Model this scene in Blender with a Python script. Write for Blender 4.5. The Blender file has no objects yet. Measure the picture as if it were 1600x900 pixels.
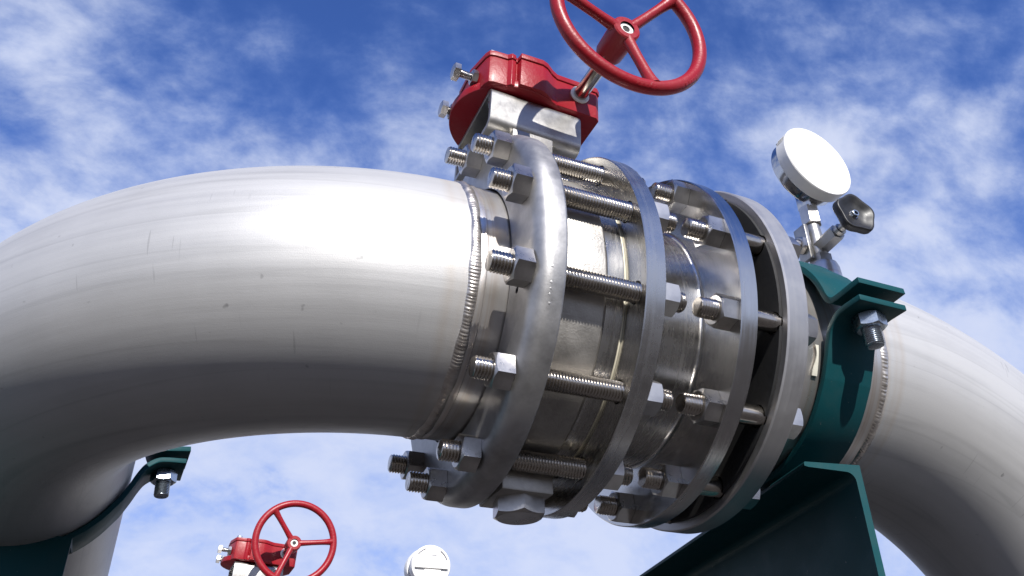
import bpy, bmesh, math, random
from math import sin, cos, pi, radians, sqrt, atan2
from mathutils import Vector, Matrix
random.seed(7)
S = bpy.context.scene
COL = S.collection

# ------------------------------------------------------------------ camera
# world: x along the pipe, y away from the camera, z up (metres)
cd = bpy.data.cameras.new('camera')
cam = bpy.data.objects.new('camera', cd); COL.objects.link(cam)
R_ = Vector((0.91995797, -0.39176445, -0.01406963))
U_ = Vector((-0.19494951, -0.48833679, 0.85060089))
W_ = Vector((0.34010591, 0.77977419, 0.52562361))
m = Matrix((R_, U_, -W_)).transposed().to_4x4()
m.translation = Vector((-0.29837751, -0.75277919, -0.46024887))
cam.matrix_world = m
cd.sensor_width = 36.0; cd.lens = 1336.62 / 1600 * 36
cd.clip_start = 0.02; cd.clip_end = 4000
S.camera = cam

# ------------------------------------------------------------------ sky and sun
SUN_AZ, SUN_EL = radians(-6.0), radians(34.0)      # azimuth from -y towards +x
sun_dir = Vector((sin(SUN_AZ) * cos(SUN_EL), -cos(SUN_AZ) * cos(SUN_EL), sin(SUN_EL)))
w = bpy.data.worlds.new('World'); S.world = w; w.use_nodes = True
nt = w.node_tree; N = nt.nodes; L = nt.links; N.clear()
def wn(t, **k):
    n = N.new(t)
    for a, b in k.items(): setattr(n, a, b)
    return n
out = wn('ShaderNodeOutputWorld')
sky = wn('ShaderNodeTexSky', sky_type='NISHITA', sun_disc=False, sun_elevation=SUN_EL,
         sun_rotation=atan2(sun_dir.x, sun_dir.y), altitude=200.0, air_density=1.0, dust_density=0.3, ozone_density=3.0)
tint = wn('ShaderNodeMix', data_type='RGBA', blend_type='MULTIPLY'); tint.inputs[0].default_value = 1
tint.inputs[7].default_value = (0.62, 0.86, 1.50, 1)
L.new(sky.outputs[0], tint.inputs[6])
bg1 = wn('ShaderNodeBackground'); bg1.inputs[1].default_value = 0.082
L.new(tint.outputs[2], bg1.inputs[0])
bg2 = wn('ShaderNodeBackground'); bg2.inputs[1].default_value = 0.66
tc = wn('ShaderNodeTexCoord')
sep = wn('ShaderNodeSeparateXYZ'); L.new(tc.outputs['Generated'], sep.inputs[0])
def mth(op, a, b=None, c=None):
    n = wn('ShaderNodeMath', operation=op)
    for i, v in enumerate((a, b, c)):
        if v is None: continue
        if isinstance(v, (int, float)): n.inputs[i].default_value = v
        else: L.new(v, n.inputs[i])
    return n.outputs[0]
zc = mth('ADD', mth('MAXIMUM', sep.outputs[2], 0.0), 0.75)
cmb = wn('ShaderNodeCombineXYZ')
L.new(mth('DIVIDE', sep.outputs[0], zc), cmb.inputs[0]); L.new(mth('DIVIDE', sep.outputs[1], zc), cmb.inputs[1])
mp = wn('ShaderNodeMapping'); mp.inputs['Rotation'].default_value = (0, 0, 0.6); mp.inputs['Scale'].default_value = (1.0, 1.35, 1)
mp.inputs['Location'].default_value = (3.1, 1.7, 0.4)
L.new(cmb.outputs[0], mp.inputs[0])
n1 = wn('ShaderNodeTexNoise'); n1.inputs['Scale'].default_value = 5.2; n1.inputs['Detail'].default_value = 9; n1.inputs['Roughness'].default_value = 0.57; n1.inputs['Distortion'].default_value = 0.15
n2 = wn('ShaderNodeTexNoise'); n2.inputs['Scale'].default_value = 15.0; n2.inputs['Detail'].default_value = 8; n2.inputs['Roughness'].default_value = 0.60; n2.inputs['Distortion'].default_value = 0.2
L.new(mp.outputs[0], n1.inputs[0]); L.new(mp.outputs[0], n2.inputs[0])
den = mth('ADD', mth('MULTIPLY', n1.outputs[0], 0.76), mth('MULTIPLY', n2.outputs[0], 0.30))
bias = mth('MULTIPLY', mth('SUBTRACT', 0.80, mth('MAXIMUM', sep.outputs[2], 0.0)), 0.52)
mr = wn('ShaderNodeMapRange', interpolation_type='SMOOTHSTEP')
mr.inputs[1].default_value = 0.45; mr.inputs[2].default_value = 0.76
L.new(mth('ADD', den, bias), mr.inputs[0])
cc = wn('ShaderNodeMix', data_type='RGBA')
cc.inputs[6].default_value = (0.22, 0.36, 0.76, 1); cc.inputs[7].default_value = (0.63, 0.71, 0.95, 1)
L.new(mr.outputs[0], cc.inputs[0])
c2 = wn('ShaderNodeMix', data_type='RGBA'); c2.inputs[6].default_value = (0.80, 0.86, 0.97, 1); c2.inputs[7].default_value = (1.08, 1.05, 1.0, 1)
mr2 = wn('ShaderNodeMapRange', interpolation_type='SMOOTHSTEP'); mr2.inputs[1].default_value = 0.36; mr2.inputs[2].default_value = 0.62
L.new(mth('ADD', mth('MULTIPLY', n2.outputs[0], 0.55), mth('MULTIPLY', n1.outputs[0], 0.45)), mr2.inputs[0]); L.new(mr2.outputs[0], c2.inputs[0])
cm = wn('ShaderNodeMix', data_type='RGBA', blend_type='MULTIPLY'); cm.inputs[0].default_value = 1
L.new(cc.outputs[2], cm.inputs[6]); L.new(c2.outputs[2], cm.inputs[7]); L.new(cm.outputs[2], bg2.inputs[0])
mx = wn('ShaderNodeMixShader')
L.new(mth('MULTIPLY', mr.outputs[0], 0.93), mx.inputs[0]); L.new(bg1.outputs[0], mx.inputs[1]); L.new(bg2.outputs[0], mx.inputs[2])
L.new(mx.outputs[0], out.inputs[0])

sl = bpy.data.lights.new('sun', 'SUN'); sl.energy = 5.0; sl.angle = radians(0.53); sl.color = (1.0, 0.965, 0.91)
so = bpy.data.objects.new('sun', sl); COL.objects.link(so)
so.rotation_euler = (-sun_dir).to_track_quat('-Z', 'Y').to_euler()

S.view_settings.view_transform = 'Standard'; S.view_settings.look = 'None'
S.view_settings.exposure = 0.6; S.view_settings.gamma = 1.0; S.view_settings.use_curve_mapping = False

# ------------------------------------------------------------------ materials
class MatB:
    def __init__(s, name):
        s.m = bpy.data.materials.new(name); s.m.use_nodes = True
        s.t = s.m.node_tree; s.n = s.t.nodes; s.l = s.t.links
        s.b = s.n['Principled BSDF']; s.tc = s.n.new('ShaderNodeTexCoord')
    def node(s, t, **k):
        n = s.n.new(t)
        for a, b in k.items(): setattr(n, a, b)
        return n
    def link(s, a, b): s.l.new(a, b)
    def val(s, sock, v):
        if isinstance(v, (int, float, tuple)): sock.default_value = v
        else: s.l.new(v, sock)
    def mapping(s, src, scale):
        mp = s.node('ShaderNodeMapping'); s.l.new(src, mp.inputs[0]); mp.inputs['Scale'].default_value = scale
        return mp.outputs[0]
    def noise(s, vec, scale, detail=4, rough=0.55, dist=0.0):
        n = s.node('ShaderNodeTexNoise'); s.l.new(vec, n.inputs[0])
        n.inputs['Scale'].default_value = scale; n.inputs['Detail'].default_value = detail
        n.inputs['Roughness'].default_value = rough; n.inputs['Distortion'].default_value = dist
        return n.outputs[0]
    def rng(s, v, a, b, c, d):
        n = s.node('ShaderNodeMapRange'); s.l.new(v, n.inputs[0])
        for i, q in enumerate((a, b, c, d)): n.inputs[i + 1].default_value = q
        return n.outputs[0]
    def math(s, op, a, b=0.0):
        n = s.node('ShaderNodeMath', operation=op); s.val(n.inputs[0], a); s.val(n.inputs[1], b)
        return n.outputs[0]
    def mix(s, fac, a, b, blend='MIX'):
        n = s.node('ShaderNodeMix', data_type='RGBA', blend_type=blend)
        s.val(n.inputs[0], fac); s.val(n.inputs[6], a); s.val(n.inputs[7], b)
        return n.outputs[2]
    def bump(s, h, strength, dist=0.001):
        n = s.node('ShaderNodeBump'); n.inputs['Strength'].default_value = strength; n.inputs['Distance'].default_value = dist
        s.l.new(h, n.inputs['Height']); s.l.new(n.outputs[0], s.b.inputs['Normal'])
    def set(s, **k):
        for a, v in k.items(): s.val(s.b.inputs[{'color': 'Base Color', 'rough': 'Roughness', 'metal': 'Metallic', 'aniso': 'Anisotropic', 'spec': 'Specular IOR Level', 'coat': 'Coat Weight', 'coatr': 'Coat Roughness'}[a]], v)
    def radial(s):
        """(x, radius, angle) of the object coordinates about the x axis"""
        sp = s.node('ShaderNodeSeparateXYZ'); s.l.new(s.tc.outputs['Object'], sp.inputs[0])
        yy = s.math('MULTIPLY', sp.outputs[1], sp.outputs[1]); zz = s.math('MULTIPLY', sp.outputs[2], sp.outputs[2])
        r = s.math('SQRT', s.math('ADD', yy, zz))
        c = s.node('ShaderNodeCombineXYZ'); s.l.new(sp.outputs[0], c.inputs[0]); s.l.new(r, c.inputs[1])
        return c.outputs[0]

MAT = {}
def m_pipe():
    # pickled, brushed stainless; UV = (metres along, metres around)
    b = MatB('pickled_stainless'); uv = b.tc.outputs['UV']; ob = b.tc.outputs['Object']
    streak = b.noise(b.mapping(uv, (2.2, 60, 1)), 1.0, 6, 0.65)
    fine = b.noise(b.mapping(uv, (40, 900, 1)), 1.0, 3, 0.6)
    blot = b.noise(ob, 9, 5, 0.6)
    seam = b.noise(b.mapping(uv, (0.7, 16, 1)), 1.0, 2, 0.5, 0.2)
    seamd = b.rng(b.math('ABSOLUTE', b.math('SUBTRACT', seam, 0.5)), 0.0, 0.012, 0.90, 1.0)
    spots = b.noise(b.mapping(uv, (90, 70, 1)), 1.0, 2, 0.5)
    spotm = b.rng(spots, 0.72, 0.79, 1.0, 0.58)
    scr = b.noise(b.mapping(uv, (260, 14, 1)), 1.0, 1, 0.5)
    scrm = b.math('MULTIPLY', b.rng(scr, 0.705, 0.73, 0.0, 1.0), b.rng(b.noise(uv, 6, 2), 0.50, 0.56, 0.0, 1.0))
    scrd = b.rng(scrm, 0, 1, 1.0, 0.80)
    k = b.math('MULTIPLY', b.math('MULTIPLY', b.rng(streak, 0.3, 0.7, 0.90, 1.05), seamd), b.math('MULTIPLY', spotm, scrd))
    k = b.math('MULTIPLY', k, b.rng(blot, 0.3, 0.7, 0.93, 1.06))
    c = b.mix(k, (0, 0, 0, 1), (0.45, 0.446, 0.442, 1))
    # heat tint left by welding, two bands beside the seam
    su = b.node('ShaderNodeSeparateXYZ'); b.link(uv, su.inputs[0])
    wob = b.math('ADD', su.outputs[0], b.math('MULTIPLY', b.math('SUBTRACT', b.noise(uv, 18, 4), 0.5), 0.010))
    def band(c0, w0, amt): return b.rng(b.math('ABSOLUTE', b.math('SUBTRACT', wob, c0)), 0.0, w0, amt, 0.0)
    c = b.mix(band(0.030, 0.007, 0.22), c, (0.34, 0.25, 0.16, 1))
    c = b.mix(band(0.021, 0.005, 0.35), c, (0.40, 0.36, 0.32, 1))
    c = b.mix(band(0.008, 0.006, 0.35), c, (0.36, 0.29, 0.22, 1))
    b.set(color=c, metal=0.45, rough=b.rng(streak, 0.3, 0.7, 0.44, 0.52))
    grain = b.noise(ob, 1700, 1, 0.5)
    b.bump(b.math('ADD', b.math('ADD', b.math('MULTIPLY', fine, 0.3), b.math('MULTIPLY', streak, 0.15)), b.math('MULTIPLY', grain, 0.45)), 0.22, 0.0010)
    return b.m
def m_turned(name, col, rough, bump=0.1, fine=520, metal=1.0, aniso=0.55, blotch=0.06):
    b = MatB(name); v = b.radial(); ob = b.tc.outputs['Object']
    lines = b.noise(b.mapping(v, (fine, fine, 1)), 1.0, 3, 0.7)
    wide = b.noise(b.mapping(v, (90, 90, 1)), 1.0, 3, 0.6)
    blot = b.noise(ob, 30, 5, 0.65)
    k = b.math('MULTIPLY', b.rng(wide, 0.3, 0.7, 0.92, 1.05), b.rng(blot, 0.3, 0.7, 1 - blotch, 1 + blotch))
    b.set(color=b.mix(k, (0, 0, 0, 1), (*col, 1)), metal=metal, aniso=aniso,
          rough=b.math('ADD', b.rng(lines, 0.3, 0.7, rough - 0.05, rough + 0.05), b.rng(blot, 0.35, 0.7, -0.02, 0.07)))
    tg = b.node('ShaderNodeTangent', direction_type='RADIAL', axis='X'); b.link(tg.outputs[0], b.b.inputs['Tangent'])
    b.bump(lines, bump, 0.00025) if bump else None
    return b.m
def m_cast(name, col, rough, bump=0.25, scale=260, metal=0.85):
    b = MatB(name); ob = b.tc.outputs['Object']
    g = b.noise(ob, scale, 4, 0.6); blot = b.noise(ob, 22, 5, 0.65)
    c = b.mix(b.math('MULTIPLY', b.rng(blot, 0.32, 0.68, 0.66, 1.10), b.rng(b.noise(ob, 75, 4, 0.7), 0.3, 0.7, 0.90, 1.06)), (0, 0, 0, 1), (*col, 1))
    b.set(color=c, metal=metal, rough=b.rng(blot, 0.3, 0.7, rough - 0.05, rough + 0.07))
    b.bump(g, bump, 0.0007)
    return b.m
def m_plain(name, col, rough, metal=0.0, scale=120, var=0.08, bump=0.0, coat=0.0):
    b = MatB(name); ob = b.tc.outputs['Object']
    g = b.noise(ob, scale, 4, 0.6)
    b.set(color=b.mix(b.rng(g, 0.3, 0.7, 1 - var, 1 + var), (0, 0, 0, 1), (*col, 1)), metal=metal,
          rough=b.rng(g, 0.3, 0.7, rough * 0.88, rough * 1.12), coat=coat, coatr=0.12)
    if bump: b.bump(g, bump, 0.0008)
    return b.m
def m_paint(name, col, rough, dirt=0.25, orange=0.12, spec=0.32, coat=0.04):
    b = MatB(name); ob = b.tc.outputs['Object']
    big = b.noise(ob, 26, 5, 0.65); fine = b.noise(ob, 420, 2, 0.5); chips = b.noise(ob, 170, 3, 0.6)
    c = b.mix(b.rng(big, 0.45, 0.8, 0.0, dirt), (*col, 1), (col[0] * 0.7 + 0.03, col[1] * 0.7 + 0.025, col[2] * 0.7 + 0.02, 1))
    c = b.mix(b.rng(chips, 0.715, 0.75, 0.0, 0.4), c, (0.35, 0.32, 0.30, 1))
    b.set(color=c, rough=b.rng(big, 0.3, 0.7, rough - 0.06, rough + 0.09), coat=coat, coatr=0.2, spec=spec)
    b.bump(b.math('ADD', b.math('MULTIPLY', fine, 0.5), b.noise(ob, 150, 2)), orange, 0.0008)
    return b.m
def m_weld():
    b = MatB('weld_metal'); ob = b.tc.outputs['Object']
    g = b.noise(ob, 120, 4, 0.6)
    b.set(color=b.mix(g, (0.42, 0.36, 0.30, 1), (0.66, 0.64, 0.62, 1)), metal=0.9, rough=b.rng(g, 0.3, 0.7, 0.25, 0.42))
    b.bump(g, 0.2, 0.0008)
    return b.m
def m_heat():
    b = MatB('heat_tinted_stainless'); v = b.radial(); ob = b.tc.outputs['Object']
    band = b.noise(b.mapping(v, (170, 1, 1)), 1.0, 3, 0.6); bl = b.noise(ob, 25, 4, 0.6)
    c = b.mix(b.rng(band, 0.5, 0.72, 0.0, 0.7), (0.60, 0.58, 0.56, 1), (0.42, 0.30, 0.20, 1))
    c = b.mix(b.rng(bl, 0.3, 0.7, 0.0, 0.35), c, (0.50, 0.47, 0.44, 1))
    b.set(color=c, metal=0.85, rough=b.rng(bl, 0.3, 0.7, 0.26, 0.38))
    b.bump(band, 0.05, 0.0006)
    return b.m
MAT['pipe'] = m_pipe()
MAT['polish'] = m_turned('turned_stainless', (0.54, 0.53, 0.515), 0.25, 0.0, 300)
MAT['polish2'] = m_turned('polished_stainless', (0.57, 0.56, 0.545), 0.19, 0.0, 300)
MAT['spool'] = m_turned('spun_stainless', (0.64, 0.63, 0.615), 0.24, 0.0, 300)
MAT['matte'] = m_turned('brushed_flange_rim', (0.47, 0.46, 0.455), 0.42, 0.08, 420, 0.9, 0.3)
MAT['cast'] = m_cast('blasted_stainless', (0.46, 0.45, 0.44), 0.45, 0.12, 420, 0.92)
MAT['body'] = m_cast('cast_valve_body', (0.44, 0.42, 0.39), 0.46, 0.45, 420, 0.85)
MAT['bracket'] = m_cast('mill_finish_stainless', (0.44, 0.43, 0.41), 0.38, 0.10, 300, 0.95)
MAT['stud'] = m_plain('stud_steel', (0.50, 0.46, 0.41), 0.21, 1.0, 160, 0.12)
MAT['nut'] = m_cast('nut_steel', (0.56, 0.54, 0.52), 0.29, 0.10, 380, 1.0)
MAT['zinc'] = m_plain('zinc_plated_steel', (0.46, 0.51, 0.56), 0.28, 1.0, 200, 0.10, 0.04)
MAT['red'] = m_paint('red_enamel', (0.235, 0.005, 0.011), 0.40, 0.45, 0.45)
MAT['teal'] = m_paint('teal_enamel', (0.0042, 0.047, 0.055), 0.50, 0.35, 0.10, 0.12, 0.0)
MAT['rubber'] = m_plain('black_rubber', (0.012, 0.012, 0.013), 0.7, 0.0, 200, 0.2, 0.1)
MAT['knob'] = m_plain('black_plastic', (0.008, 0.008, 0.009), 0.45, 0.0, 300, 0.2, 0.05)
MAT['white'] = m_plain('white_plastic', (0.66, 0.65, 0.63), 0.4, 0.0, 30, 0.03)
MAT['cream'] = m_plain('cream_plastic', (0.58, 0.56, 0.48), 0.6)
MAT['case'] = m_plain('gauge_case_steel', (0.50, 0.50, 0.50), 0.16, 1.0, 60, 0.05)
MAT['grey'] = m_plain('grey_print', (0.22, 0.22, 0.24), 0.6)
MAT['gasket'] = m_plain('pale_gasket', (0.62, 0.58, 0.46), 0.6)
MAT['weld'] = m_weld(); MAT['heat'] = m_heat()
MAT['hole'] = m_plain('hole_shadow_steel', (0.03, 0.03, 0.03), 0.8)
b = MatB('gravel_ground'); ob = b.tc.outputs['Object']
gn = b.noise(ob, 38, 6, 0.7); gl = b.noise(ob, 0.5, 4, 0.6)
b.set(color=b.mix(b.math('MULTIPLY', gn, b.rng(gl, 0.3, 0.7, 0.7, 1.2)), (0.010, 0.009, 0.0085, 1), (0.060, 0.050, 0.045, 1)), rough=0.95)
b.bump(gn, 0.6, 0.03); MAT['ground'] = b.m

# ------------------------------------------------------------------ helpers
def mesh(name, V, F, mat, smooth=True, sharp=35.0, uv=None):
    me = bpy.data.meshes.new(name); me.from_pydata([tuple(v) for v in V], [], F)
    if uv:
        ul = me.uv_layers.new(name='UVMap')
        flat = [c for f in uv for p in f for c in p]
        ul.data.foreach_set('uv', flat)
    me.materials.append(MAT[mat] if isinstance(mat, str) else mat)
    if smooth:
        me.polygons.foreach_set('use_smooth', [True] * len(me.polygons))
        if sharp: me.set_sharp_from_angle(angle=radians(sharp))
    me.update()
    return me
def fixn(me):
    bm = bmesh.new(); bm.from_mesh(me); bmesh.ops.recalc_face_normals(bm, faces=bm.faces); bm.to_mesh(me); bm.free()
    return me
def obj(name, me, parent=None, mw=None):
    o = bpy.data.objects.new(name, me); COL.objects.link(o)
    if mw is not None: o.matrix_basis = mw
    if parent is not None: o.parent = parent
    return o
def tag(o, label, cat, group=None):
    o['label'] = label; o['category'] = cat
    if group: o['group'] = group
    return o
def thing(name, label, cat, group=None, mw=None):
    return tag(obj(name, None, None, mw), label, cat, group)
def grid(rows, closed=True, caps=False, uvs=None):
    """rows: list of rings (lists of points) -> verts, faces"""
    V = [p for r in rows for p in r]; n = len(rows[0]); F = []; UV = []
    for i in range(len(rows) - 1):
        for j in range(n if closed else n - 1):
            k = (j + 1) % n
            F.append((i * n + j, i * n + k, (i + 1) * n + k, (i + 1) * n + j))
            if uvs: UV.append((uvs(i, j), uvs(i, j + 1), uvs(i + 1, j + 1), uvs(i + 1, j)))
    if caps:
        F.append(tuple(range(n))[::-1]); F.append(tuple((len(rows) - 1) * n + j for j in range(n)))
    return V, F, UV
def lathe(name, prof, mat, n=96, caps=False, sharp=35.0, close=False):
    """profile of (s, r) turned about the x axis"""
    p = list(prof) + ([prof[0]] if close else [])
    rows = [[(s, r * cos(2 * pi * j / n), r * sin(2 * pi * j / n)) for j in range(n)] for s, r in p]
    if close:
        rows = rows[:-1]; V, F, _ = grid(rows); k = len(rows)
        F += [((k - 1) * n + j, (k - 1) * n + (j + 1) % n, (j + 1) % n, j) for j in range(n)]
    else:
        V, F, _ = grid(rows, caps=caps)
    return fixn(mesh(name, V, F, mat, True, sharp))
def arc(cx, cy, r, a0, a1, n=6):
    return [(cx + r * cos(radians(a0 + (a1 - a0) * i / n)), cy + r * sin(radians(a0 + (a1 - a0) * i / n))) for i in range(n + 1)]
def prism(name, poly, z0, z1, mat, bev=0.0, seg=2, smooth=True):
    """polygon in (x, y) extruded in z with rounded edges"""
    bm = bmesh.new()
    vs = [bm.verts.new((x, y, z0)) for x, y in poly]; f = bm.faces.new(vs)
    r = bmesh.ops.extrude_face_region(bm, geom=[f])
    bmesh.ops.translate(bm, verts=[v for v in r['geom'] if isinstance(v, bmesh.types.BMVert)], vec=(0, 0, z1 - z0))
    bmesh.ops.recalc_face_normals(bm, faces=bm.faces)
    if bev:
        ed = [e for e in bm.edges if len(e.link_faces) == 2 and e.calc_face_angle(0) > radians(40)]
        bmesh.ops.bevel(bm, geom=ed, offset=bev, segments=seg, profile=0.5, affect='EDGES', clamp_overlap=True)
    me = bpy.data.meshes.new(name); bm.to_mesh(me); bm.free()
    me.materials.append(MAT[mat])
    if smooth:
        me.polygons.foreach_set('use_smooth', [True] * len(me.polygons)); me.set_sharp_from_angle(angle=radians(30))
    return me
def box(name, c, size, mat, bev=0.001):
    x, y, z = size[0] / 2, size[1] / 2, size[2] / 2
    me = prism(name, [(-x, -y), (x, -y), (x, y), (-x, y)], -z, z, mat, bev)
    me.transform(Matrix.Translation(c)); return me
def frame(o, d, up=(0, 0, 1)):
    """matrix whose local x axis points along d, origin at o"""
    x = Vector(d).normalized(); u = Vector(up)
    if abs(x.dot(u)) > 0.95: u = Vector((0, 1, 0))
    y = u.cross(x).normalized(); z = x.cross(y)
    mm = Matrix((x, y, z)).transposed().to_4x4(); mm.translation = Vector(o); return mm
def hexmesh(name, af, h, mat, bore=0.0, both=False, n=60, ch=0.92):
    """hex nut or head along +x from 0 to h, chamfered at x = h (and at 0 when both)"""
    def hr(a):
        a = (a + pi / 6) % (pi / 3) - pi / 6
        return af / 2 / cos(a)
    t = math.tan(radians(30)); r0 = af / 2 * ch
    A = [2 * pi * j / n for j in range(n)]
    ring = lambda f: [(f(a)[0], f(a)[1] * cos(a), f(a)[1] * sin(a)) for a in A]
    rows = []
    if bore: rows.append(ring(lambda a: (0.0004, bore)))
    if both:
        rows.append(ring(lambda a: (0.0, r0))); rows.append(ring(lambda a: (max(0, hr(a) - r0) * t, hr(a))))
    else:
        rows.append(ring(lambda a: (0.0, hr(a))))
    rows.append(ring(lambda a: (h - max(0, hr(a) - r0) * t, hr(a))))
    rows.append(ring(lambda a: (h, r0)))
    if bore:
        rows.append(ring(lambda a: (h, bore * 1.12))); rows.append(ring(lambda a: (h - 0.0018, bore)))
    V, F, _ = grid(rows, caps=not bore)
    return fixn(mesh(name, V, F, mat, True, 24))
def threaded(name, segs, mat, n=26, pitch=0.0031, depth=0.0016, ch=0.0016):
    """rod along x: segs = [(s0, s1, radius, threaded?)...] with real helical ridges"""
    rows = []
    for s0, s1, R, th in segs:
        if th:
            q = max(2, int(round((s1 - s0) / (pitch / 4))))
            for i in range(q + 1):
                s = s0 + (s1 - s0) * i / q; row = []
                for j in range(n):
                    ph = ((s / pitch) - j / n) % 1.0; tri = abs(ph * 2 - 1)
                    tri = min(1, max(0, (tri - 0.10) / 0.80))
                    r = R - depth * tri
                    e = min(s - segs[0][0], segs[-1][1] - s)
                    if e < ch: r = min(r, R - depth * 0.9 + e * 0.9)
                    row.append((s, r * cos(2 * pi * j / n), r * sin(2 * pi * j / n)))
                rows.append(row)
        else:
            for s in (s0, s1): rows.append([(s, R * cos(2 * pi * j / n), R * sin(2 * pi * j / n)) for j in range(n)])
    V, F, _ = grid(rows, caps=True)
    return fixn(mesh(name, V, F, mat, True, 50))
def tube(name, pts, rad, mat, n=16, caps=True, closed=False):
    """round bar through a list of points"""
    P = [Vector(p) for p in pts]; rows = []; up = None
    for i, p in enumerate(P):
        if closed: t = (P[(i + 1) % len(P)] - P[i - 1]).normalized()
        else: t = (P[min(i + 1, len(P) - 1)] - P[max(i - 1, 0)]).normalized()
        if up is None:
            up = Vector((0, 0, 1)) if abs(t.z) < 0.9 else Vector((0, 1, 0))
        e1 = (up - t * up.dot(t)).normalized(); up = e1; e2 = t.cross(e1)
        r = rad[i] if isinstance(rad, (list, tuple)) else rad
        rows.append([tuple(p + r * (cos(2 * pi * j / n) * e1 + sin(2 * pi * j / n) * e2)) for j in range(n)])
    V, F, _ = grid(rows, caps=caps and not closed)
    if closed:
        k = len(rows); F += [((k - 1) * n + j, (k - 1) * n + (j + 1) % n, (j + 1) % n, j) for j in range(n)]
    return fixn(mesh(name, V, F, mat, True, 50))
def cut(me, cutters):
    """drill plain round holes (list of (point, direction, radius, length)) through a mesh"""
    o = bpy.data.objects.new('work', me); COL.objects.link(o)
    bm = bmesh.new()
    for p, d, r, ln in cutters:
        mm = frame(p, d) @ Matrix.Rotation(pi / 2, 4, 'Y')
        bmesh.ops.create_cone(bm, cap_ends=True, segments=28, radius1=r, radius2=r, depth=ln, matrix=mm)
    cm = bpy.data.meshes.new('drill'); bm.to_mesh(cm); bm.free(); cm.materials.append(me.materials[0])
    c = bpy.data.objects.new('drill', cm); COL.objects.link(c)
    md = o.modifiers.new('b', 'BOOLEAN'); md.object = c; md.operation = 'DIFFERENCE'; md.solver = 'EXACT'
    bpy.context.view_layer.update()
    r = bpy.data.meshes.new_from_object(o.evaluated_get(bpy.context.evaluated_depsgraph_get()))
    bpy.data.objects.remove(o); bpy.data.objects.remove(c); bpy.data.meshes.remove(cm)
    r.polygons.foreach_set('use_smooth', [True] * len(r.polygons)); r.set_sharp_from_angle(angle=radians(30))
    return r
def weld_bead(name, s, R, wdt, h, count, mat='weld', seed=1):
    rnd = random.Random(seed); n = count * 5; rows = []
    off = [rnd.uniform(-0.25, 0.25) for _ in range(count)]; amp = [rnd.uniform(0.6, 1.15) for _ in range(count)]
    for i in range(9):
        u = -1 + 2 * i / 8; row = []
        for j in range(n):
            a = 2 * pi * j / n; k = j // 5
            skew = a + 0.55 * (u * u) / count * 2 * pi * 0.9
            ph = (skew * count / (2 * pi) + off[k]) % 1.0
            rip = (0.5 + 0.5 * cos(2 * pi * ph)) * amp[k]
            hh = h * (1 - u * u) ** 0.75 * (0.82 + 0.17 * rip + 0.10 * sin(a * 37 + seed) + 0.07 * sin(a * 11 + 2 * seed))
            wob = 1 + 0.10 * sin(a * 9 + seed) + 0.06 * sin(a * 23)
            r = R - 0.0012 + hh
            row.append((s + u * wdt / 2 * wob, r * cos(a), r * sin(a)))
        rows.append(row)
    V, F, _ = grid(rows)
    return fixn(mesh(name, V, F, mat, True, 60))
RP = 0.1365
def elbow(name, s0, sgn, Rb, D, mat, u0=0.0, u1=pi / 2, lead=0.0, tail=0.0, n=128, m=72):
    """bend leaving the x axis at s0 (sgn = direction along x) towards the unit vector D, with straight ends"""
    X = Vector((sgn, 0, 0)); D = Vector(D).normalized(); E2 = X.cross(D).normalized()
    cen = Vector((s0, 0, 0)) + D * Rb; st = []
    for i in range(m + 1):
        u = u0 + (u1 - u0) * i / m
        o = -D * cos(u) + X * sin(u); st.append((cen + o * Rb, o, Rb * u))
    if tail:
        t = D * sin(u1) + X * cos(u1); c, o, l = st[-1]
        for q in range(1, 9): st.append((c + t * tail * q / 8, o, l + tail * q / 8))
    rows = []; 
    for c, o, l in st:
        rows.append([tuple(c + RP * (cos(2 * pi * j / n) * o + sin(2 * pi * j / n) * E2)) for j in range(n)])
    V, F, UV = grid(rows, uvs=lambda i, j: (st[i][2], RP * 2 * pi * j / n))
    me = mesh(name, V, F, mat, True, None, UV)
    bm = bmesh.new(); bm.from_mesh(me); bmesh.ops.recalc_face_normals(bm, faces=bm.faces); bm.to_mesh(me); bm.free()
    return me, st

# ------------------------------------------------------------------ ground
gz = -1.75
V = []; F = []
ext = [-600, -60, -12, -4, 0, 4, 12, 60, 600]
for y in ext:
    for x in ext: V.append((x, y, gz))
n_ = len(ext)
for i in range(n_ - 1):
    for j in range(n_ - 1): F.append((i * n_ + j, i * n_ + j + 1, (i + 1) * n_ + j + 1, (i + 1) * n_ + j))
g = obj('ground', mesh('ground', V, F, 'ground', False)); g['kind'] = 'structure'

# ------------------------------------------------------------------ stations along the pipe
WL = -0.0637; F1F, F1B = -0.030, 0.0; F2F, F2B = 0.0795, 0.1006; F3F, F3B = 0.184, 0.2035; F4F, F4B = 0.2390, 0.2645
WR = 0.4251; RF = 0.2005; PCD = 0.1805
THS = [105, 135, 165, -165, -135, -105, -75, -45]
ALL = [15 + 30 * i for i in range(12)]
def at(th, r=PCD, s=0.0): return Vector((s, r * cos(radians(th)), r * sin(radians(th))))
holes = lambda s: [(at(t, PCD, s), (1, 0, 0), 0.0116, 0.2) for t in ALL]

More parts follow.
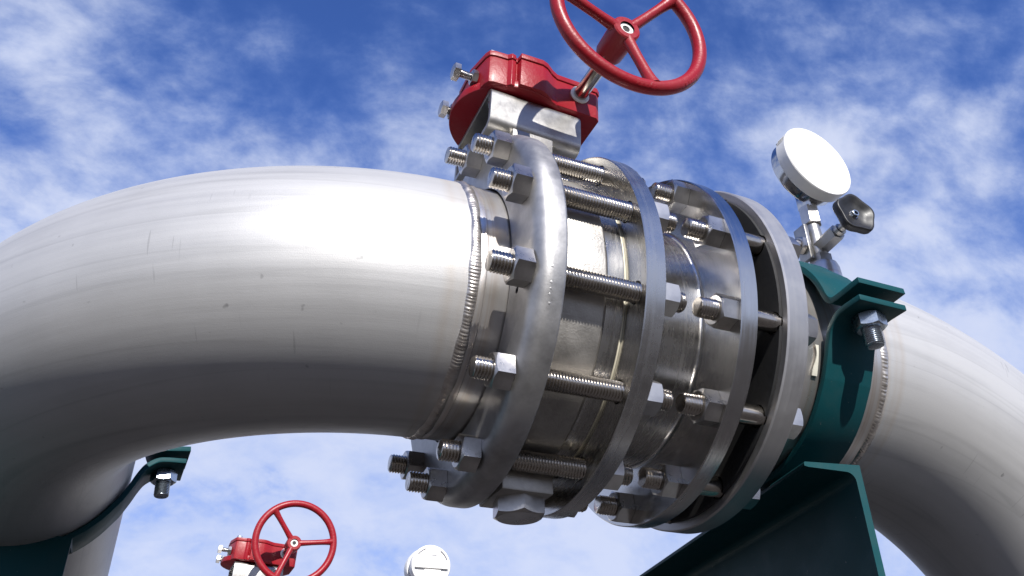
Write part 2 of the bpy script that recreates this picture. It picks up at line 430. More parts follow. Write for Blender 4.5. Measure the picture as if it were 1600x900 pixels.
# ---- left elbow pipe
ph = radians(85.03)
DL = Vector((0, sin(ph), -cos(ph)))
left = thing('elbow_pipe', 'big brushed stainless pipe bend curving away at the left of the bolted flanges', 'pipe', None)
me, stl = elbow('bend', -0.0477, -1, 0.4149, DL, 'pipe', u0=math.asin((WL + 0.0477) / -0.4149), u1=radians(88.35), tail=1.9)
obj('bend', me, left)
obj('weld_bead', weld_bead('weld_bead', WL - 0.001, RP, 0.0125, 0.0034, 250, seed=3), left)
obj('pipe_end', lathe('pipe_end', [(WL + 0.002, RP - 0.0004), (WL + 0.006, RP - 0.0002), (WL + 0.0075, RP + 0.0005), (WL + 0.010, RP + 0.0004), (WL + 0.011, RP - 0.0006), (F1F - 0.001, RP - 0.0006), (-0.003, RP - 0.0006)], 'heat', 128), left)

# ---- flanges
f1prof = [(F1F, 0.1385), (F1F, 0.183)] + [(F1F + 0.0165 - 0.0165 * cos(radians(a)), 0.184 + 0.0165 * sin(radians(a))) for a in range(0, 91, 9)] + \
         [(-0.0035, RF)] + [(-0.0035 + 0.003 * sin(radians(a)), RF - 0.003 + 0.003 * cos(radians(a))) for a in range(15, 91, 15)] + [(0.0, 0.1385)]
f1 = tag(obj('loose_flange', cut(lathe('loose_flange', f1prof, 'cast', 144, close=True), holes(-0.015) + [(at(-160, 0.158, F1F), (1, 0, 0), 0.0032, 0.03)])),
         'thick dull grey flange with rounded rim next to the long left pipe bend', 'flange', 'bolted pipe flanges')
mk = random.Random(4)
for q in range(7):
    th = -169 + q * 1.9 + mk.uniform(-0.4, 0.4) + (2.2 if q > 0 else 0)
    o = obj('raised_mark', box('raised_mark', (0, 0, 0), (0.0030 + mk.random() * 0.002, 0.0012, 0.0030), 'cast', 0.0004), f1,
            Matrix.Translation(at(th, RF - 0.0008 + mk.uniform(-0.0002, 0.0002), -0.0145 + mk.uniform(-0.0008, 0.0008))) @ Matrix.Rotation(radians(th - 90), 4, 'X') @ Matrix.Rotation(pi / 2, 4, 'X') @ Matrix.Rotation(mk.uniform(-0.7, 0.7), 4, 'Y'))
def sharp_prof(a, b, ri, ro, bv=0.0010):
    return [(a, ri), (a, ro - bv), (a + bv, ro), (b - bv, ro), (b, ro - bv), (b, ri)]
f2 = tag(obj('turned_flange', cut(lathe('turned_flange', sharp_prof(F2F, F2B, 0.1372, RF), 'polish', 160, close=True), holes(0.09))),
         'shiny sharp-edged flange clamping the right side of the valve body', 'flange', 'bolted pipe flanges')
f3 = tag(obj('turned_flange', cut(lathe('turned_flange', sharp_prof(F3F, F3B, 0.1372, RF), 'polish2', 160, close=True), holes(0.194))),
         'polished mirror-like flange with nuts on its left face, before the dark gap', 'flange', 'bolted pipe flanges')
f4 = thing('lined_flange', 'frosted grey flange right of the dark gap, nearest the teal clamp', 'flange', 'bolted pipe flanges')
obj('flange_ring', cut(lathe('flange_ring', sharp_prof(F4F, F4B, 0.1372, RF, 0.0016), 'matte', 160, close=True), holes(0.25)), f4)
obj('rubber_lining', cut(lathe('rubber_lining', [(F4F - 0.003, 0.1372), (F4F - 0.003, 0.1905), (F4F - 0.0022, 0.1912), (F4F - 0.0002, 0.1912), (F4F - 0.0002, 0.1372)], 'rubber', 144, close=True), holes(0.237)), f4)
# ---- short spool between the second and third flange
sp = thing('pipe_spool', 'short shiny pipe piece welded between the two turned flanges', 'pipe')
obj('pipe_wall', lathe('pipe_wall', [(0.101, 0.1378), (0.1175, 0.1378), (0.121, RP)] + [(0.129, RP), (0.131, RP - 0.0008), (0.180, RP - 0.0008)] + [(0.180 + 0.004 * sin(radians(a)), RP + 0.0032 - 0.004 * cos(radians(a))) for a in range(15, 91, 15)], 'spool', 144), sp)
obj('weld_bead', weld_bead('weld_bead', 0.1248, RP, 0.0085, 0.0034, 170, seed=5), sp)
# ---- gap ring and inner sleeve between third and fourth flange
gp = thing('gap_ring', 'bright inner ring and black sleeve inside the gap between polished and frosted flange', 'gasket')
obj('raised_face', lathe('raised_face', [(F3B + 0.0005, 0.1375), (F3B + 0.0005, 0.160), (F3B + 0.0012, 0.1606), (F3B + 0.0085, 0.1606), (F3B + 0.009, 0.160), (F3B + 0.009, 0.1375)], 'polish2', 144), gp)
obj('sleeve', lathe('sleeve', [(F3B + 0.009, 0.1385), (F3B + 0.0095, 0.152), (F4F - 0.004, 0.152), (F4F - 0.0035, 0.139)], 'rubber', 96), gp)

# ---- right elbow pipe with its welded stub
right = thing('elbow_pipe', 'pale stainless pipe bend dropping down at the right of the teal clamp', 'pipe')
me, str_ = elbow('bend', 0.4221, 1, 0.4212, (0, 0, -1), 'pipe', u0=math.asin((WR - 0.4221) / 0.4212), u1=radians(90), tail=1.30)
obj('bend', me, right)
obj('weld_bead', weld_bead('weld_bead', WR, RP, 0.0105, 0.0030, 210, seed=9), right)
obj('pipe_end', lathe('pipe_end', [(F4B - 0.004, RP + 0.0005), (0.300, RP + 0.0005), (0.304, RP - 0.0004), (WR - 0.006, RP - 0.0004), (WR - 0.003, RP - 0.0002)], 'heat', 128), right)

# ------------------------------------------------------------------ studs and nuts
nutm = hexmesh('hex_nut', 0.0312, 0.0185, 'nut', 0.0090)
studm = threaded('threaded_rod', [(-0.066, 0.132, 0.0104, True)], 'stud')
where = {105: 'highest, just under the steel bracket', 135: 'second from the top, below the bracket', 165: 'third from the top on the near side',
         -165: 'level with the bright patch of the pipe weld', -135: 'just below mid height on the near side', -105: 'third from the bottom',
         -75: 'lowest one in front of the flange', -45: 'dark one jutting out furthest left at the bottom'}
def nut(parent, th, s, sgn, rot):
    mm = Matrix.Translation(at(th, PCD, s)) @ (Matrix.Rotation(pi, 4, 'Z') if sgn < 0 else Matrix.Identity(4)) @ Matrix.Rotation(rot, 4, 'X')
    return obj('nut', nutm, parent, Matrix.Translation(-at(th, PCD, 0)) @ mm)
NR1 = {105: 0.45, 135: 0.30, 165: 0.35, -165: 0.30, -135: 0.05, -105: 0.0, -75: 0.1, -45: 0.2}
for th in THS:
    t = thing('stud_bolt', 'threaded stud of the left flange pair, ' + where[th], 'stud', 'studs clamping the valve', Matrix.Translation(at(th)))
    o = obj('rod', studm, t, Matrix.Rotation(random.uniform(0, 6), 4, 'X') @ Matrix.Translation((random.uniform(-0.0022, 0.0022), 0, 0)))
    nut(t, th, F1F - 0.0002, -1, NR1[th]); nut(t, th, F2B + 0.0002, 1, random.uniform(0, 1))
boltm = threaded('threaded_rod', [(0.147, 0.190, 0.0104, True), (0.190, F4B, 0.0104, False)], 'stud')
headm = hexmesh('bolt_head', 0.0312, 0.0150, 'nut', 0, False)
where2 = {105: 'at the very top', 135: 'near the top, behind the other stud tips', 165: 'at the upper near side',
          -165: 'at mid height facing the viewer', -135: 'below mid height on the near side', -105: 'in the shade near the bottom',
          -75: 'at the bottom left of that flange', -45: 'hidden low on the far side'}
where2[105] = 'at the very top'
NR2 = {135: 0.5, 165: 0.1, -165: 0.75, -135: 0.35, -105: 0.1, -75: 0.15}
for th in [105, 135, 165, -165, -135, -105, -75]:
    t = thing('hex_bolt', 'bolt joining the polished and frosted flanges, ' + where2[th], 'bolt', 'bolts joining the right flange pair', Matrix.Translation(at(th)))
    obj('shank', boltm, t, Matrix.Rotation(random.uniform(0, 6), 4, 'X'))
    nut(t, th, F3F - 0.0002, -1, NR2.get(th, 0.3))
    obj('bolt_head', headm, t, Matrix.Translation((F4B + 0.0002, 0, 0)) @ Matrix.Rotation(random.uniform(0, 1), 4, 'X'))

# ------------------------------------------------------------------ butterfly valve body
ex = Vector((0.998, 0, -0.055)).normalized(); ey = Vector((0, 1, 0)); ez = ex.cross(ey)
GM = Matrix((ex, ey, ez)).transposed().to_4x4(); GM.translation = Vector((0.03, 0, 0.288))
def channel(name, xl, xr, y0, y1, z0, z1, t, r, mat):
    """C section open towards +y: web at y0, plates at z0 and z1, extruded along x"""
    o = [(y1, z1)] + [(y0 + r - r * sin(radians(a)), z1 - r + r * cos(radians(a))) for a in range(0, 91, 15)] + \
        [(y0 + r - r * cos(radians(a)), z0 + r - r * sin(radians(a))) for a in range(0, 91, 15)] + [(y1, z0)]
    ri = max(0.001, r - t)
    i = [(y1, z0 + t)] + [(y0 + t + ri - ri * sin(radians(a)), z0 + t + ri - ri * cos(radians(a))) for a in range(0, 91, 15)] + \
        [(y0 + t + ri - ri * cos(radians(a)), z1 - t - ri + ri * sin(radians(a))) for a in range(0, 91, 15)] + [(y1, z1 - t)]
    me = prism(name, o + i, xl, xr, mat, 0.0006, 1)
    me.transform(Matrix(((0, 0, 1, 0), (1, 0, 0, 0), (0, 1, 0, 0), (0, 0, 0, 1))))
    return me
def valve(label, group, off):
    v = thing('butterfly_valve', label, 'valve', group, Matrix.Translation(off))
    obj('body', lathe('body', [(0.0008, 0.1385), (0.0008, 0.1660), (0.003, 0.1672), (0.0545, 0.1672), (0.0568, 0.1655), (0.0568, 0.150)], 'body', 144), v)
    obj('collar', lathe('collar', [(0.0578, 0.150), (0.0578, 0.1628), (0.0588, 0.1636), (0.0765, 0.1636), (0.0772, 0.1630), (0.0772, 0.139)], 'polish', 144), v)
    obj('gasket', lathe('gasket', [(0.0773, 0.139), (0.0773, 0.1622), (F2F - 0.0002, 0.1622), (F2F - 0.0002, 0.139)], 'gasket', 144), v)
    obj('neck', box('neck', (0, 0, 0), (0.044, 0.056, 0.12), 'body', 0.004), v, GM @ Matrix.Translation((0.0, 0, -0.125)))
    obj('top_pad', box('top_pad', (0, 0, 0), (0.0515, 0.126, 0.020), 'body', 0.0012), v, GM @ Matrix.Translation((0.0065, 0, -0.0724)))
    obj('bottom_boss', box('bottom_boss', (0.0, 0, -0.176), (0.054, 0.062, 0.044), 'body', 0.002), v, Matrix.Translation((0.030, 0, 0)))
    obj('bottom_plug', hexmesh('bottom_plug', 0.046, 0.017, 'nut', 0, False), v, Matrix.Translation((0.033, 0, -0.198)) @ Matrix.Rotation(pi / 2, 4, 'Y') @ Matrix.Rotation(0.2 + pi / 6, 4, 'X'))
    br = obj('bracket', channel('bracket', -0.048, 0.0715, -0.0600, 0.060, -0.0622, -0.0006, 0.006, 0.013, 'bracket'), v, GM)
    obj('added_back_plate', box('added_back_plate', (0, 0, 0), (0.1180, 0.006, 0.0600), 'bracket', 0.0006), br, Matrix.Translation((0.0118, 0.0632, -0.0314)))  # unseen plate added behind the channel to keep sky light out of its inside
    for x, y in ((-0.036, -0.040), (0.050, -0.040)):
        obj('bracket_bolt', hexmesh('bracket_bolt', 0.015, 0.008, 'zinc', 0, False), br, Matrix.Translation((x, y, -0.0068)) @ Matrix.Rotation(pi / 2, 4, 'Y'))
    return v
valve('stainless valve body with neck, bracket and bottom plug gripped between the big flanges', 'wafer valves', (0, 0, 0))

# ------------------------------------------------------------------ red gearbox
def gearbox(label, off):
    g = thing('gearbox', label, 'gearbox', 'red valve gearboxes', Matrix.Translation(off) @ GM)
    disc = [(0.0775 * cos(2 * pi * k / 64), (0.078 if k < 32 else 0.0700) * sin(2 * pi * k / 64)) for k in range(64)]
    obj('base_flange', prism('base_flange', disc, 0.0, 0.0125, 'red', 0.0018, 2), g)
    plan = [(-0.0565, -0.055), (-0.0535, -0.0615), (-0.0475, -0.0635), (-0.031, -0.0645), (-0.0265, -0.0685), (-0.0215, -0.0675), (-0.0195, -0.0640), (-0.0182, -0.0640), (-0.0166, -0.0735),
            (0.012, -0.0745), (0.0195, -0.0720), (0.030, -0.0645), (0.038, -0.0607), (0.093, -0.0607), (0.0985, -0.0560), (0.0990, 0.022), (0.088, 0.047), (0.055, 0.062), (-0.030, 0.066), (-0.054, 0.050), (-0.064, 0.018), (-0.064, -0.022)]
    obj('housing', prism('housing', plan, 0.0012, 0.0445, 'red', 0.0022, 3), g)
    cx, cy = 0.02, 0.0
    big = [(cx + (x - cx) * 1.015, cy + (y - cy) * 1.02) for x, y in plan]
    obj('lid', prism('lid', big, 0.0455, 0.0535, 'red', 0.0022, 3), g)
    obj('lid_bolt', hexmesh('lid_bolt', 0.011, 0.006, 'zinc', 0, False), g, Matrix.Translation((-0.0485, -0.054, 0.0535)) @ Matrix.Rotation(-pi / 2, 4, 'Y'))
    for (y, z, ln) in ((-0.037, 0.0250, 0.024), (0.020, 0.0150, 0.012)):
        x0 = -0.0600 if y < 0 else -0.0675
        s = obj('stop_bolt', threaded('stop_bolt', [(0, ln, 0.0054, True)], 'nut', 18, 0.0017, 0.0009, 0.0006), g, frame((x0, y, z), (-1, 0, 0)))
        obj('nut', hexmesh('nut', 0.0180, 0.008, 'nut', 0.0048, True), s, Matrix.Translation((0.0005, 0, 0)) @ Matrix.Rotation(0.4, 4, 'X'))
        obj('bolt_head', hexmesh('bolt_head', 0.0190, 0.0085, 'nut', 0, False), s, Matrix.Translation((ln, 0, 0)) @ Matrix.Rotation(0.2, 4, 'X'))
    bs = Vector((0.0694, -0.0606, 0.0308))
    sh = obj('input_shaft', tube('input_shaft', [(0, 0, 0), (0.09, 0, 0)], 0.0092, 'stud', 28), g, frame(bs, GM.to_3x3().inverted() @ HD))
    obj('shaft_seal', lathe('shaft_seal', [(-0.001, 0.0128), (0.0022, 0.0128), (0.0030, 0.0118), (0.0030, 0.0092)], 'white', 32), sh)
    return g
HC = Vector((0.1004, -0.1895, 0.3108)); HD = Vector((-0.002, -1, -0.031)).normalized()
HM = frame(HC, HD)
gearbox('red gearbox on the steel bracket above the big valve', (0, 0, 0))
def handwheel(label, off, angs, flip=0.0):
    h = thing('handwheel', label, 'handwheel', 'red handwheels', Matrix.Translation(off) @ HM)
    Rw, rt = 0.0932, 0.0083
    obj('rim', tube('rim', [(0, Rw * cos(2 * pi * k / 96), Rw * sin(2 * pi * k / 96)) for k in range(96)], rt, 'red', 20, closed=True), h)
    # raised casting marks on the rim
    for a in angs:
        p0 = Vector((-0.013, 0.013 * cos(a), 0.013 * sin(a))); p1 = Vector((0, (Rw - 0.002) * cos(a), (Rw - 0.002) * sin(a)))
        obj('spoke', tube('spoke', [p0.lerp(p1, q / 8) for q in range(9)], [0.0074, 0.0068, 0.0064, 0.0062, 0.0062, 0.0063, 0.0066, 0.0074, 0.0092], 'red', 18), h)
    hb = obj('hub', lathe('hub', [(-0.006, 0.0092), (-0.006, 0.0155), (-0.0075, 0.0172), (-0.020, 0.0182), (-0.050, 0.0170), (-0.0545, 0.0150), (-0.056, 0.0115), (-0.056, 0.0085)], 'red', 40), h)
    obj('shaft_end', lathe('shaft_end', [(-0.0095, 0.0045), (-0.0085, 0.0048), (-0.0085, 0.0090), (-0.014, 0.0092), (-0.03, 0.0092)], 'white', 32), hb)
    obj('shaft_centre', lathe('shaft_centre', [(-0.0098, 0.0001), (-0.0098, 0.0046)], 'hole', 20), hb)
    for k in range(2):
        a = angs[0] + (0.55 if k else -0.15)
        for q in range(5):
            b0 = a + (q - 2) * 0.055
            obj('raised_mark', box('raised_mark', (0, 0, 0), (0.0018, 0.0042, 0.006), 'red', 0.0006), h,
                Matrix.Rotation(b0, 4, 'X') @ Matrix.Translation((0.0062, Rw + 0.0045, 0)) @ Matrix.Rotation(0.6, 4, 'Z') @ Matrix.Rotation(random.uniform(-0.5, 0.5), 4, 'X'))
    return h
def wang(dx, dz):   # angle in the wheel frame of a world direction (dx, dz)
    v = HM.to_3x3().inverted() @ Vector((dx, 0, dz)); return atan2(v.z, v.y)
handwheel('large red three-spoked handwheel cut by the top edge of the picture', (0, 0, 0), SP1 := [wang(0.25, -0.97), wang(-0.96, 0.2), wang(0.70, 0.72)])

# ------------------------------------------------------------------ teal clamp at the right
def strip(name, prof_out, prof_in, x0, x1, mat, bev=0.0010):
    poly = list(prof_out) + list(reversed(prof_in))
    me = prism(name, poly, x0, x1, mat, bev, 2)
    me.transform(Matrix(((0, 0, 1, 0), (1, 0, 0, 0), (0, 1, 0, 0), (0, 0, 0, 1))))
    return me
def offset_path(path, d):
    res = []
    for i, p in enumerate(path):
        a = Vector(path[max(i - 1, 0)]); c = Vector(path[min(i + 1, len(path) - 1)])
        t = (c - a).normalized(); nrm = Vector((-t.y, t.x)); q = Vector(p) + nrm * d
        res.append((q.x, q.y))
    return res
def smooth_path(pts, it=2):
    for _ in range(it):
        n = [pts[0]]
        for a, c in zip(pts[:-1], pts[1:]):
            n.append((a[0] * .75 + c[0] * .25, a[1] * .75 + c[1] * .25)); n.append((a[0] * .25 + c[0] * .75, a[1] * .25 + c[1] * .75))
        n.append(pts[-1]); pts = n
    return pts
def cyl(t, r): return (r * cos(radians(t)), r * sin(radians(t)))
RI = RP + 0.0015
def strap(name, upper, mirror=True):
    """half of a two-piece pipe clamp, outline in (y, z); ears along -y and +y"""
    k = 1 if upper else -1
    if upper:
        near = [(-0.2045, 0.0065), (-0.172, 0.0040), (-0.160, 0.0042), (-0.1515, 0.0130), (-0.1475, 0.030), (-0.1405, 0.047), (-0.130, 0.0625)]
    else:
        near = [(-0.2005, -0.0050), (-0.178, -0.0050), (-0.164, -0.0060), (-0.1490, -0.0160), (-0.1405, -0.030), (-0.1330, -0.047), (-0.1225, -0.0665)]
    near = [near[0]] + smooth_path(near[1:], 2)
    a0 = math.degrees(atan2(near[-1][1], near[-1][0]))
    body = [cyl(180 - k * d, RI) for d in range(38, 143, 4)]
    far = [(-y, z) for y, z in reversed(near)]
    path = near + body + far
    return path, offset_path(path, 0.0070 if upper else -0.0070)
CX0, CX1 = 0.334, 0.397
clampR = thing('pipe_clamp', 'teal two-piece pipe clamp with ears bolted together at the right flange', 'pipe clamp', 'teal pipe clamps')
po, pi_ = strap('u', True); 
obj('upper_strap', strip('upper_strap', po, pi_, CX0, CX1, 'teal'), clampR)
po2, pi2 = strap('l', False)
obj('lower_strap', strip('lower_strap', po2, pi2, CX0, CX1, 'teal'), clampR)
def clamp_bolt(parent, p, zt, zb, mat='zinc', ex_=0.020, mm=Matrix.Identity(4)):
    bo = obj('clamp_bolt', threaded('clamp_bolt', [(0, zt - zb, 0.0100, True)], mat, 24, 0.0022, 0.0011, 0.0014), parent, mm @ frame((p[0], p[1], zt), (0, 0, -1)))
    return bo
for yy in (-0.176, 0.176):
    bo = clamp_bolt(clampR, (0.3655, yy), 0.013, -0.048)
    obj('bolt_head', hexmesh('bolt_head', 0.030, 0.0080, 'zinc', 0, False), bo, Matrix.Translation((-0.0002, 0, 0)) @ Matrix.Rotation(pi, 4, 'Y'))
    obj('nut', hexmesh('nut', 0.030, 0.0160, 'zinc', 0.0092, True), bo, Matrix.Translation((0.0258, 0, 0)) @ Matrix.Rotation(0.28, 4, 'X'))

rows = []
for k in range(15):
    a = -166 + k * 1.0
    rows.append([tuple(at(a, rr, ss)) for ss, rr in ((0.3255 + 0.002 * sin(k * 0.35), 0.1372), (0.3255 + 0.002 * sin(k * 0.35), 0.1386), (0.3300, 0.1386), (0.3300, 0.1372))])
V, F, _ = grid(rows, caps=True)
tag(obj('plastic_strip', fixn(mesh('plastic_strip', V, F, 'cream', False))), 'short pale plastic strip stuck on the pipe at the left edge of the teal clamp', 'strip')

# ---- teal channel beam below it
def beam(name, label, mw, length, wd, ht, tf, tw):
    """rolled channel with tapered flanges: end at local y = 0 running to +y, web at +x, top at z = 0"""
    tip = tf * 0.72; root = tf * 1.3; r = 0.010
    prof = [(0, 0)] + [(-wd + 0.001, 0.0), (-wd, -0.0015), (-wd, -tip), (-wd + 0.004, -tip - 0.001)] + [(-tw - r, -root)] + \
           [(-tw - r + r * sin(radians(a)), -root - r + r * cos(radians(a))) for a in range(15, 91, 15)]
    bot = [(x, -ht - z) for x, z in reversed(prof)]
    prof = prof + bot
    me = prism(name, prof, 0, length, 'teal', 0.0)
    me.transform(Matrix(((1, 0, 0, 0), (0, 0, 1, 0), (0, 1, 0, 0), (0, 0, 0, 1))))
    fixn(me)
    me.polygons.foreach_set('use_smooth', [False] * len(me.polygons))
    return tag(obj('support_beam', me, None, mw), label, 'beam', 'teal support beams')
yaw = math.atan2(0.09, 0.49)
beam('support_beam', 'teal steel channel beam with bright cut end under the right clamp', Matrix.Translation((0.3800, -0.1035, -0.1512)) @ Matrix.Rotation(-yaw, 4, 'Z'), 1.5, 0.0645, 0.20, 0.0062, 0.0078)

# ------------------------------------------------------------------ teal clamp on the left pipe
# local x of the clamp = direction of the left pipe
cl0 = stl[72][0]; cdir = (stl[80][0] - stl[72][0]).normalized()
CLM = Matrix((cdir, Vector((0, 0, 1)).cross(cdir).normalized() * 1.0, Vector((0, 0, 1)))).transposed().to_4x4()
yv = Vector((0, 0, 1)).cross(cdir).normalized()
CLM = Matrix((cdir, yv, cdir.cross(yv))).transposed().to_4x4()
CLM.translation = cl0 + cdir * 0.052
CLM = CLM @ Matrix.Rotation(radians(-3.2), 4, 'X')
clampL = thing('pipe_clamp', 'teal pipe clamp in the shade below the big left bend', 'pipe clamp', 'teal pipe clamps', CLM)
CLL = 0.063
for nm, (a_, b_) in (('upper_strap', (po, pi_)), ('lower_strap', (po2, pi2))):
    obj(nm, strip(nm, a_, b_, 0, CLL, 'teal'), clampL)
for yy in (-0.176, 0.176):
    bo = clamp_bolt(clampL, (0.034, yy), 0.013, -0.048)
    obj('bolt_head', hexmesh('bolt_head', 0.030, 0.0080, 'zinc', 0, False), bo, Matrix.Translation((-0.0002, 0, 0)) @ Matrix.Rotation(pi, 4, 'Y'))
    obj('nut', hexmesh('nut', 0.030, 0.0160, 'zinc', 0.0092, True), bo, Matrix.Translation((0.0258, 0, 0)) @ Matrix.Rotation(0.1, 4, 'X'))
p = CLM @ Vector((0, 0, 0))
beam('support_beam', 'dark teal channel beam end under the left clamp at the picture corner', Matrix.Translation((-0.379, p.y - 0.012, p.z - 0.1180)) @ Matrix.Rotation(pi / 2, 4, 'Z') @ Matrix.Scale(-1, 4, (1, 0, 0)), 1.1, 0.0645, 0.20, 0.0062, 0.0078)

# ------------------------------------------------------------------ gauge and its needle valve
GX, GY = 0.4850, -0.020
noz = tag(obj('gauge_nozzle', lathe('gauge_nozzle', [(0, 0.024), (0.045, 0.022), (0.052, 0.020), (0.052, 0.004)], 'heat', 40), None, frame((GX, GY, 0.122), (0, 0, 1))),
          'small welded steel boss on the pipe top behind the clamp, carrying the gauge valve', 'boss')
nv = thing('needle_valve', 'small stainless needle valve with black star knob under the white gauge', 'valve', None, Matrix.Translation((GX, GY, 0)))
up = lambda z: frame((0, 0, z), (0, 0, 1))
bd = obj('valve_body', lathe('valve_body', [(0.0, 0.006), (0.0, 0.0105), (0.004, 0.0125), (0.012, 0.0125), (0.020, 0.0115), (0.036, 0.0105), (0.052, 0.0095), (0.062, 0.0085)], 'bracket', 32), nv, up(0.188))
obj('inlet_hex', hexmesh('inlet_hex', 0.029, 0.015, 'bracket', 0, True), nv, up(0.1742) @ Matrix.Rotation(0.3, 4, 'X'))
obj('branch', hexmesh('branch', 0.0215, 0.036, 'bracket', 0, True), nv, frame((0.001, -0.004, 0.2030), (0.02, -1, 0.12)) @ Matrix.Rotation(0.35, 4, 'X'))
obj('stem_guide', lathe('stem_guide', [(0, 0.0085), (0.008, 0.0085), (0.009, 0.006), (0.030, 0.006)], 'bracket', 28), nv, frame((0.0015, -0.038, 0.2072), (0.02, -1, 0.12)))
obj('swivel_nut', hexmesh('swivel_nut', 0.0245, 0.031, 'nut', 0.006, True), nv, up(0.2425) @ Matrix.Rotation(0.20, 4, 'X'))
obj('side_plate', box('side_plate', (-0.0195, 0.004, 0.2085), (0.0062, 0.022, 0.056), 'bracket', 0.0008), nv)
pl = obj('bleed_plug', threaded('bleed_plug', [(0, 0.018, 0.0075, True)], 'stud', 20, 0.0022, 0.0011, 0.001), nv, frame((-0.0235, 0.004, 0.2045), (-1, 0, 0)))
obj('plug_hex', hexmesh('plug_hex', 0.023, 0.008, 'nut', 0.007, True), pl, Matrix.Translation((0.0, 0, 0)))
# star knob
KM = frame((0.0, -0.068, 0.2115), (-0.06, -1, 0.02))
n = 80; rows = []
def star(a): return 0.0292 + 0.0019 * cos(5 * a)
for xk, rk in ((0.0, 0.30), (0.0, 0.86), (0.0015, 0.96), (0.004, 1.0), (0.010, 1.0), (0.0125, 0.97), (0.0132, 0.93), (0.0122, 0.84), (0.0085, 0.66), (0.0062, 0.45), (0.0058, 0.0)):
    rows.append([(xk, star(2 * pi * j / n) * rk * (1) if rk > 0.5 else 0.0295 * rk, 2 * pi * j / n) for j in range(n)])
rows = [[(x, r * cos(a), r * sin(a)) for x, r, a in row] for row in rows]
V, F, _ = grid(rows, caps=False)
kb = obj('star_knob', fixn(mesh('star_knob', V, F, 'knob', True, 60)), nv, KM @ Matrix.Rotation(0.3, 4, 'X'))
obj('screw_nut', hexmesh('screw_nut', 0.0095, 0.0050, 'zinc', 0.0026, True, 36), kb, Matrix.Translation((0.0060, 0, 0)))
obj('knob_washer', lathe('knob_washer', [(0.0056, 0.001), (0.0064, 0.0062), (0.0058, 0.0066)], 'nut', 28), kb)

FC = Vector((0.4900, -0.055, 0.3365)); FN = Vector((0.063, -1, 0.042)).normalized()
GMx = frame(FC, FN)
ga = thing('pressure_gauge', 'round white-capped pressure gauge standing over the right flange', 'gauge', None, GMx)
obj('cover', lathe('cover', [(-0.0195, 0.054), (-0.0195, 0.0592), (-0.0185, 0.0602), (-0.0015, 0.0606), (0.0, 0.0596), (0.0003, 0.057), (0.0003, 0.0001)], 'white', 96), ga)
obj('case', lathe('case', [(-0.016, 0.0555), (-0.034, 0.0555), (-0.0375, 0.0535), (-0.039, 0.049), (-0.039, 0.0001)], 'case', 96), ga)
pd = GMx.inverted() @ Vector((GX, GY, 0.2915))
obj('socket', box('socket', (0, 0, 0), (0.021, 0.021, 0.024), 'case', 0.001), ga, GMx.inverted() @ Matrix.Translation((GX, GY, 0.2815)) @ Matrix.Rotation(0.35, 4, 'Z'))
# rounded pressure-relief tab on the case rim and moulded cream lettering on the cap rim
obj('relief_tab', box('relief_tab', (0, 0, 0), (0.020, 0.004, 0.026), 'knob', 0.0019), ga, Matrix.Rotation(radians(-64), 4, 'X') @ Matrix.Translation((-0.0255, -0.0566, 0)))
for q in range(4):
    obj('moulded_rib', box('moulded_rib', (0, 0, 0), (0.0125, 0.0006, 0.0008), 'cream', 0.0), ga, Matrix.Rotation(radians(-20 - q * 3.2), 4, 'X') @ Matrix.Translation((-0.0098, -0.0605, 0)))
obj('scratch_mark', box('scratch_mark', (0, 0, 0), (0.0002, 0.012, 0.0005), 'cream', 0.0), ga, Matrix.Translation((0.0003, -0.018, -0.004)) @ Matrix.Rotation(-0.35, 4, 'X'))

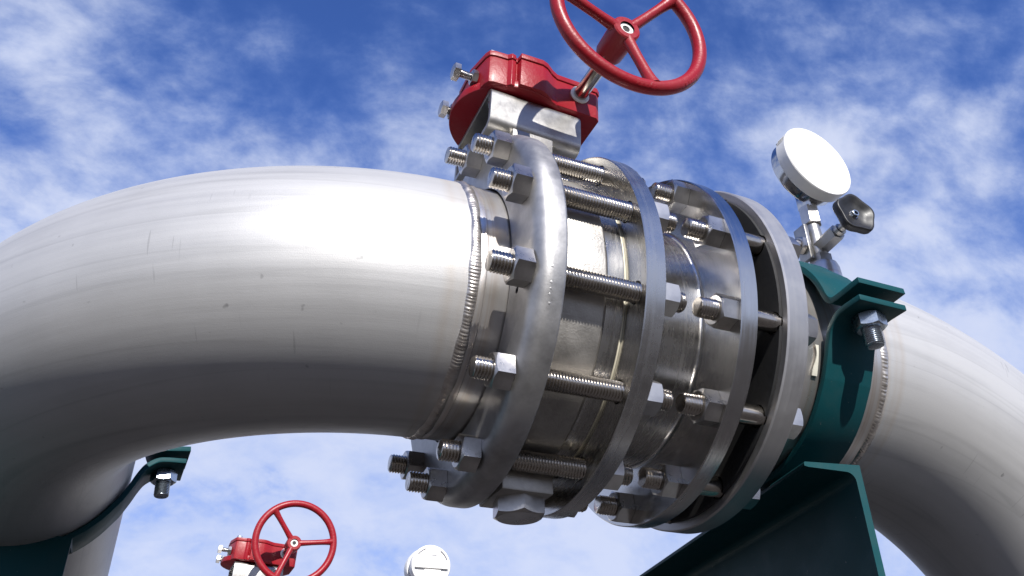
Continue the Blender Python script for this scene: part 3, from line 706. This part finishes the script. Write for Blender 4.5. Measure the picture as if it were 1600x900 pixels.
# ------------------------------------------------------------------ second valve line behind
HUB2 = Vector((0.0410, 1.3650, 0.1100))
off2 = HUB2 - (HC + HD * -0.006)
valve('second stainless valve behind, its bracket just showing under the small red gearbox', 'wafer valves', off2)
gearbox('small distant red gearbox at the bottom edge, behind the pipes', off2)
handwheel('small distant red handwheel in front of the far gearbox at the bottom', off2, [wang(-0.62, 0.78), wang(0.99, 0.10), wang(-0.38, -0.92)])
pp = tag(obj('straight_pipe', lathe('straight_pipe', [(-1.4, RP), (0.0, RP), (0.0005, RP)], 'pipe', 64), None, Matrix.Translation(off2)), 'left run of the distant second pipe line, below the picture', 'pipe', 'distant pipe runs')
pp = tag(obj('straight_pipe', lathe('straight_pipe', [(0.0770, RP), (1.2, RP)], 'pipe', 64), None, Matrix.Translation(off2)), 'right run of the distant second pipe line, below the picture', 'pipe', 'distant pipe runs')

# white transmitter head
TC = Vector((0.430, 1.492, 0.118)); TD = Vector((-0.06, -0.97, -0.03)).normalized()
TM = frame(TC, TD)
tr = thing('transmitter', 'white round transmitter head at the bottom edge, right of the far handwheel', 'transmitter', None, TM)
obj('front_cover', lathe('front_cover', [(-0.030, 0.049), (-0.030, 0.0535), (-0.003, 0.0545), (0.0, 0.0530), (0.0012, 0.0500), (0.0012, 0.0001)], 'white', 72), tr)
obj('rear_housing', lathe('rear_housing', [(-0.046, 0.046), (-0.046, 0.0555), (-0.050, 0.057), (-0.075, 0.057), (-0.082, 0.052), (-0.082, 0.0001)], 'white', 72), tr)
obj('clamp_ring', lathe('clamp_ring', [(-0.0285, 0.043), (-0.0295, 0.0470), (-0.0468, 0.0470), (-0.0470, 0.043)], 'case', 72), tr)
obj('cover_rib', box('cover_rib', (0.0045, 0, -0.006), (0.008, 0.092, 0.0055), 'white', 0.001), tr)
obj('window_plate', box('window_plate', (0.0040, 0.003, -0.030), (0.007, 0.045, 0.036), 'white', 0.001), tr)
for a0, a1 in ((22, 62), (112, 146)):
    pts = [(0.0022, 0.046 * cos(radians(a)), 0.046 * sin(radians(a))) for a in range(a0, a1, 4)]
    obj('printed_arc', tube('printed_arc', pts, 0.0017, 'grey', 6), tr)
obj('printed_mark', box('printed_mark', (0.0013, 0.007, 0.027), (0.0008, 0.014, 0.0028), 'grey', 0.0), tr)
for q in range(3):
    obj('printed_mark', box('printed_mark', (0.0013, 0.008 - q * 0.001, 0.019 - q * 0.004), (0.0006, 0.012, 0.0008), 'grey', 0.0), tr)
obj('neck', tube('neck', [TM.inverted() @ (TC + Vector((0.01, 0.035, -0.045))), TM.inverted() @ (TC + Vector((0.01, 0.035, -0.75)))], 0.018, 'white', 24), tr)
